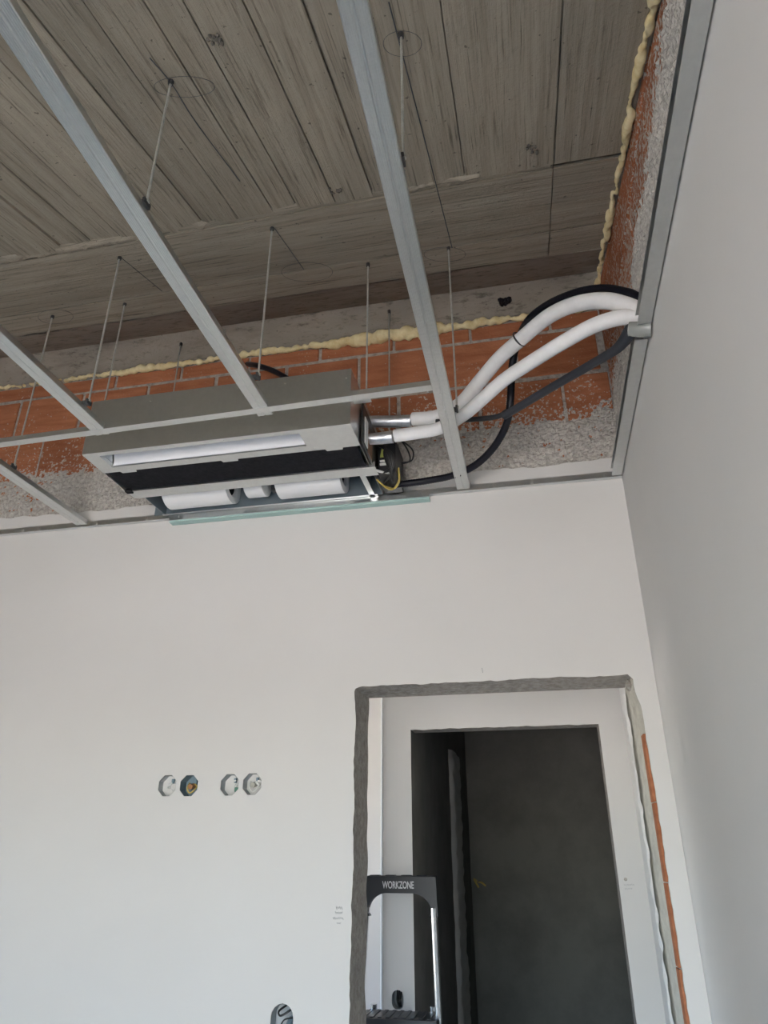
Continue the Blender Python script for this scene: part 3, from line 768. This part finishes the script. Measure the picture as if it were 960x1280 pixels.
def wire(P, r, mat, name='wire', parent=ac): B().tube(smoothpath(P, 8), r, 7).build(name, mat, parent, True)
for k in range(3):
    q = .006*k
    wire([(CX0+.0,-.16,AZ0-.002), (CX0+.02+q,-.13,AZ0-.014-q), (CX0+.05,-.10,AZ0-.012), (CX0+.075,-.13-q,AZ0+.0), (CX0+.08,-.17,AZ0+.03)], .0028, YELW)
for k in range(4):
    q = .008*k
    wire([(CX0-.01+q,-.21,AZ0+.02), (CX0+.02,-.23+q,AZ0-.006), (CX0+.055,-.20-q,AZ0-.004), (CX0+.07,-.16,AZ0+.04+q)], .003, WIREW if k < 2 else WIREB)
for k in range(5):
    q = .007*k
    wire([(CX0+.02+q,-.215,AZ0+.1), (CX0+.07-q,-.23,AZ0+.05), (CX0+.065,-.20,AZ0+.0-q), (CX0+.02+q,-.13,AZ0-.008), (CX0+.01,-.06,AZ0-.004)], .0042, WIREB)
for k in range(2):
    q = .016*k
    wire([(CX0+.07,-.24,AZ0+.1), (CX0+.10,-.245,AZ0+.095), (CX0+.125+q,-.24,AZ0+.055), (CX0+.13+q*.4,-.23,AZ0+.02), (CX0+.10,-.22,AZ0+.015+q*.3)], .0028, WIREB)
# pipe stubs with foil
# ------------------------------------------------------------------ pipes to the side wall
def pix(L, f): return [at(x, y, Y=f(x)) for x, y in L]
def fy(x):
    K = [(455,-.262), (515,-.265), (545,-.28), (590,-.33), (650,-.45), (690,-.55), (720,-.62), (760,-.68), (800,-.735), (812,-.75)]
    for (a, ya_), (b_, yb_) in zip(K, K[1:]):
        if x <= b_: return ya_+(yb_-ya_)*(x-a)/(b_-a)
    return K[-1][1]
def fy2(x): return fy(x)-(.05 if x < 650 else .05*(800-x)/150 if x < 800 else 0)
U1 = pix([(516,524), (545,521), (575,505), (600,476), (625,447), (650,425), (685,396), (720,380), (755,376), (780,381), (801,390)], fy)
def endin(P, X=.02):
    p = P[-1].copy(); d = (P[-1]-P[-2]).normalized(); P.append(p+d*((X-p.x)/max(d.x,.3))); return P
p1 = thing('insulated_pipe', U1[0], 'thick white insulated pipe bowing highest on its way to the side wall', 'pipe', 'white insulated pipes')
B().tube(smoothpath(endin(U1), 10), .0235, 18).build('insulation', PIPEW, p1, True)
S1 = pix([(456,527), (470,527), (490,527), (514,526)], fy)
B().tube(S1, [.020,.021,.021,.0215], 16).build('foil_sleeve', FOIL, p1, True)
B().tube([S1[0]+Vector((-.03,0,0)), S1[0]], .012, 10).build('copper_stub', DARKSTEEL, p1, True)
U2 = pix([(493,545), (520,541), (550,535), (580,518), (605,497), (630,475), (660,455), (700,430), (740,408), (775,397), (802,396)], fy2)
p2 = thing('insulated_pipe', U2[0], 'thick white insulated pipe running lower and straighter to the side wall', 'pipe', 'white insulated pipes')
B().tube(smoothpath(endin(U2), 10), .0215, 18).build('insulation', PIPEW, p2, True)
S2 = pix([(460,549), (475,548), (491,546)], fy2)
B().tube(S2, [.019,.021,.022], 16).build('foil_sleeve', FOIL, p2, True)
B().tube([S2[0]+Vector((-.03,0,0)), S2[0]], .010, 10).build('copper_stub', DARKSTEEL, p2, True)
# cable tie around the upper pipe and conduit
p = at(648,430,Y=fy(650)); d = (at(660,418,Y=fy(660))-at(640,436,Y=fy(640))).normalized(); a = d.cross(Vector((0,0,1))).normalized(); c_ = d.cross(a)
q = at(649,424,Y=fy(650))
B().tube([q+(a*math.cos(t*.35)+c_*math.sin(t*.35))*.026 for t in range(19)], .0028, 6).build('cable_tie', WIREB, p1)
# drain pipe
G = [(Vector((-.030,-.795,2.757)))]
g0 = at(630,520,Y=-.36)
Gp = [g0, at(690,484,Y=-.50), at(740,455,Y=-.63), Vector(at(772,435,Y=-.72))]
e = Vector((-.045,-.79,2.765)); Gp.append(e)
dp = thing('drain_pipe', g0, 'dark grey wrapped drain pipe slanting to a notch in the edge channel', 'pipe')
B().tube(smoothpath(Gp, 8), [.0125 if i < 22 else .0125+.0006*(i-22) for i in range(33)], 14).build('wrapped_pipe', GREYP, dp, True)
B().tube(smoothpath([at(545,527,Y=-.30), at(580,525,Y=-.31), at(615,522,Y=-.345), g0+Vector((.01,-.01,.004))], 8), [.0085]*22+[.010,.0125,.013], 12).build('drain_hose', BLACKP, dp, True)
B().tube([e+Vector((-.006,0,.002)), e+Vector((.012,-.004,-.004)), e+Vector((.013,-.004,-.004)), e+Vector((.044,-.008,-.010))], [.019,.019,.021,.021], 16).build('coupling', FITTING, dp, True)
# black conduit
fb = lambda x: fy(x)+.0
K = [(801,372,-.735), (785,366,-.71), (755,361,-.66), (720,366,-.60), (685,381,-.525), (660,401,-.45), (646,430,-.395), (640,460,-.36), (638,500,-.33), (633,530,-.28), (618,558,-.22), (596,580,-.165), (570,593,-.125), (540,600,-.10), (505,605,-.09), (488,607,-.09)]
P = [at(x, y, Y=Yv) for x, y, Yv in K]
P = [P[0]+Vector((.05,-.02,-.02))] + P
bc = thing('conduit', P[-1], 'black flexible conduit looping from the side wall down to the control box', 'conduit')
sp = smoothpath(P, 22)
B().tube(sp, [.0128*(1.0 if i % 2 else .93) for i in range(len(sp))], 12).build('tube', BLACKH, bc, True)
# short black tail behind the unit
P = [at(308,455,Y=.03), at(322,457,Y=-.03), at(340,463,Y=-.06), at(360,474,Y=-.09), at(380,492,Y=-.12)]
tag(B().tube(smoothpath(P, 8), .0115, 10).build('cable_tail', BLACKH, None, True), 'short black cable coming out of the bricks behind the air unit', 'cable')

# ------------------------------------------------------------------ recessed wall boxes
def wallbox(p, label, mat, deep, inner, idx):
    t = thing('socket_box', (p.x, .0, p.z-RB), label, 'socket box', 'round recessed boxes in a row')
    R0 = octo(p, RB-.001); n = len(R0)
    V = [(x, y, z) for y in (.001, deep) for x, z in R0]
    B().add(V, [(i,(i+1)%n,n+(i+1)%n,n+i) for i in range(n)]).build('box_side', mat, t)
    B().add([(x, deep, z) for x, z in R0], [tuple(range(n))]).build('box_back', inner, t)
    if idx in (1, 3):
        w1 = [(p.x-.018,deep-.002,p.z+.012), (p.x-.012,deep*.35,p.z-.006), (p.x+.003,deep*.2,p.z-.022), (p.x+.02,deep*.4,p.z-.004), (p.x+.004,deep-.004,p.z+.008)]
        B().tube(smoothpath(w1, 8), .0023, 6).build('wire', YELW if idx == 1 else WIREW, t, True)
        B().tube([(p.x-.002, deep, p.z+.002), (p.x-.004, deep*.45, p.z-.002)], .0085, 10).build('cable_end', COPPER if idx == 1 else CREAMC, t, True)
    if idx in (0, 2, 3):
        b = B()
        for k in range(4):
            q = Vector((p.x+.008+RND.uniform(-.012,.012), deep-.012, p.z+RND.uniform(-.014,.014))); b.tube([q, q+Vector((RND.uniform(-.012,.012), .004, RND.uniform(-.012,.012)))], .0035, 6)
        b.build('plaster_crumb', WIREW, t)
    if idx == 2:
        B().bbox(p.x+.008, p.x+.024, deep-.012, deep-.002, p.z-.02, p.z-.006, .002).build('connector', plain('green_connector', (.10,.25,.18), .5), t)
    B().bbox(p.x+.004, p.x+.012, deep-.012, deep-.002, p.z+.008, p.z+.022, .0015).build('knockout', BOXB, t)
wallbox(octs[0], 'grey octagonal wall box at the end of the row, filled smooth with plaster', BOXG, .030, WALLM, 0)
wallbox(octs[1], 'blue-grey octagonal wall box with a coiled yellow wire and copper end', BOXB, .042, BOXB, 1)
wallbox(octs[2], 'grey octagonal wall box with a green connector in it', BOXG, .034, WALLM, 2)
wallbox(octs[3], 'grey octagonal wall box with a pale cable end and white crumbs', BOXG, .034, WALLM, 3)
t = thing('switch_box', (sw[0], 0, sw[1]-.07), 'tall double wall box with loose black wires low beside the doorway', 'switch box')
st = stadium(*sw, .032, .138); n = len(st)
B().add([(x, y, z) for y in (.001, .042) for x, z in st], [(i,(i+1)%n,n+(i+1)%n,n+i) for i in range(n)]).build('box_side', BOXG, t)
B().add([(x, .042, z) for x, z in st], [tuple(range(n))]).build('box_back', BOXG, t)
cx, cz = sw
B().tube(smoothpath([(cx+.024,.03,cz+.058), (cx+.018,.008,cz+.052), (cx-.006,.006,cz+.040), (cx-.013,.01,cz+.050), (cx+.004,.03,cz+.063)], 8), .0028, 6).build('wire', WIREB, t, True)
B().tube(smoothpath([(cx+.028,.012,cz+.036), (cx+.004,.008,cz+.030), (cx-.006,.008,cz+.008), (cx+.0,.012,cz-.03), (cx-.004,.03,cz-.05)], 8), .0022, 6).build('wire', WIREB, t, True)
B().tube(smoothpath([(cx+.02,.035,cz+.03), (cx+.016,.012,cz+.01), (cx+.012,.01,cz-.03)], 8), .010, 8).build('cable_end', BOXB, t, True)

# ------------------------------------------------------------------ pencil notes
def scribble(px0, py0, lines, Yw, parent):
    for (x, y, wdt, amp) in lines:
        P = []; m = int(wdt/1.1)
        for k in range(m+1):
            q = at(px0+x+k*wdt/m, py0+y+amp*(1 if k % 2 else -1)*RND.uniform(.3,1), Y=Yw-.0006); P.append(q)
        B().tube(P, .0007, 4).build('pencil_note', PENCIL, parent)
scribble(415, 1130, [(5,5,8,2.2), (4,11,9,2.0), (1,18,13,2.0), (6,24,5,1.2)], 0.0, wall_back)
scribble(779, 1098, [(1,8,13,1.3), (2,13,9,1.2)], HY, hall_wall)
p = at(782,1099,Y=HY); B().tube([p+Vector((0,.002,0)), p+Vector((0,-.003,0))], [.008,.005], 8).build('wall_chip', MORTAR, hall_wall)
p = at(603,838,Y=0); B().tube([p+Vector((-.001,-.0006,.008)), p+Vector((.001,-.0006,-.008))], .0008, 4).build('pencil_note', PENCIL, wall_back)

# ------------------------------------------------------------------ step ladder in the hall
LY = .86
a = at(455,1097,Y=LY); c_ = at(545,1097,Y=LY)
lx0, lx1, lz = a.x, c_.x, at(500,1096,Y=LY).z
lc = (lx0+lx1)/2
ld = thing('step_ladder', (lc, LY, 0), 'aluminium step ladder with a black arched handrail standing in the hall', 'ladder')
lw = lx1-lx0; h1 = lz - at(548,1146,Y=LY).z; bar = .058
fl = .037
def arch():
    out = [(lx0, lz), (lx1, lz), (lx1+fl*h1, lz-h1), (lx1+fl*h1-.034, lz-h1)]
    inr = lx1-.020; n = 10; rx, rz = .075, h1-bar-.012
    for k in range(n+1):
        t = math.pi/2*k/n; out.append((lx1-.020-rx+rx*math.cos(t)-.0, lz-bar-rz+rz*math.sin(t)))
    for k in range(n+1):
        t = math.pi/2*k/n; out.append((lx0+.020+rx-rx*math.sin(t), lz-bar-rz+rz*math.cos(t)))
    out += [(lx0-fl*h1+.034, lz-h1), (lx0-fl*h1, lz-h1)]
    return out
bb = B().prism(arch(), 'y', LY-.014, LY+.016); hr = bb.build('handrail', BLACKP, ld)
b = B(); b.bbox(lx0+.004, lx1-.004, LY-.012, LY+.075, lz-.014, lz+.003, .006); hb = b.build('tool_tray', BLACKP, ld)
for k in range(4): B().bbox(lx0+.02+k*.065, lx0+.06+k*.065, LY+.012, LY+.05, lz+.002, lz+.006, .002).build('tray_rib', BLACKP, hb)
tc = bpy.data.curves.new('lettering', 'FONT'); tc.body = 'WORKZONE'; tc.size = .036; tc.align_x = 'CENTER'; tc.align_y = 'CENTER'; tc.extrude = .0004; tc.offset = .0006; tc.space_character = .98
to = bpy.data.objects.new('lettering_src', tc); COL.objects.link(to)
dg = bpy.context.evaluated_depsgraph_get(); tme = bpy.data.meshes.new_from_object(to.evaluated_get(dg)); bpy.data.objects.remove(to)
xs_ = [v.co.x for v in tme.vertices]; s = .128/(max(xs_)-min(xs_))
tme.transform(Matrix.Translation((0,0,0)) @ Matrix.Rotation(math.pi/2, 4, 'X') @ Matrix.Diagonal((s, 1, 1, 1)))
tme.materials.clear(); tme.materials.append(LETTER)
o = link('lettering', tme, (lc-.004, LY-.0146, lz-.030), hr)
def legs(yt, yb_, z1, mat, xin=0.0, name='rail'):
    for s_, x in ((-1, lx0), (1, lx1)):
        xa = x + s_*(fl*h1) - s_*(.017+xin); xb = x + s_*(fl*lz) - s_*(.017+xin)
        V = []
        for (z, xx, yy) in ((z1, xa, yt), (0.02, xb, yb_)):
            for k in range(12):
                t_ = 2*math.pi*k/12; V.append((xx+.0125*math.cos(t_), yy+.021*math.sin(t_), z))
        B().add(V, [(k,(k+1)%12,12+(k+1)%12,12+k) for k in range(12)]+[tuple(range(12)), tuple(range(12,24))]).build(name, mat, ld, True)
        B().bbox(xb-.017, xb+.017, yb_-.03, yb_+.03, 0, .04, .006).build('foot', BLACKP, ld)
legs(LY, LY-.14, lz-h1+.03, ALU)
legs(LY+.055, LY+.075, lz-h1-.30, ALU, .02, 'rear_leg')
zp = at(497,1268,Y=LY-.03).z
b = B().bbox(lx0-.002, lx1+.006, LY-.11, LY+.05, zp-.05, zp, .012); pl = b.build('platform', BLACKP, ld, True)
for k in range(9): B().bbox(lx0+.02+k*.03, lx0+.034+k*.03, LY-.1, LY+.04, zp-.001, zp+.002, .0008).build('grip_rib', BLACKP, pl)
for k in range(1, 4):
    z = zp-.05-k*.26; yy = LY-.14*(1-z/lz); ex = fl*(lz-z)
    B().bbox(lx0-ex+.02, lx1+ex-.02, yy-.06, yy+.02, z-.025, z, .006).build('step', BLACKP if k == 9 else ALU, ld)
B().tube([(lx0-.01, LY+.07, .35), (lx1+.01, LY+.07, .35)], .009, 8).build('brace', ALU, ld)
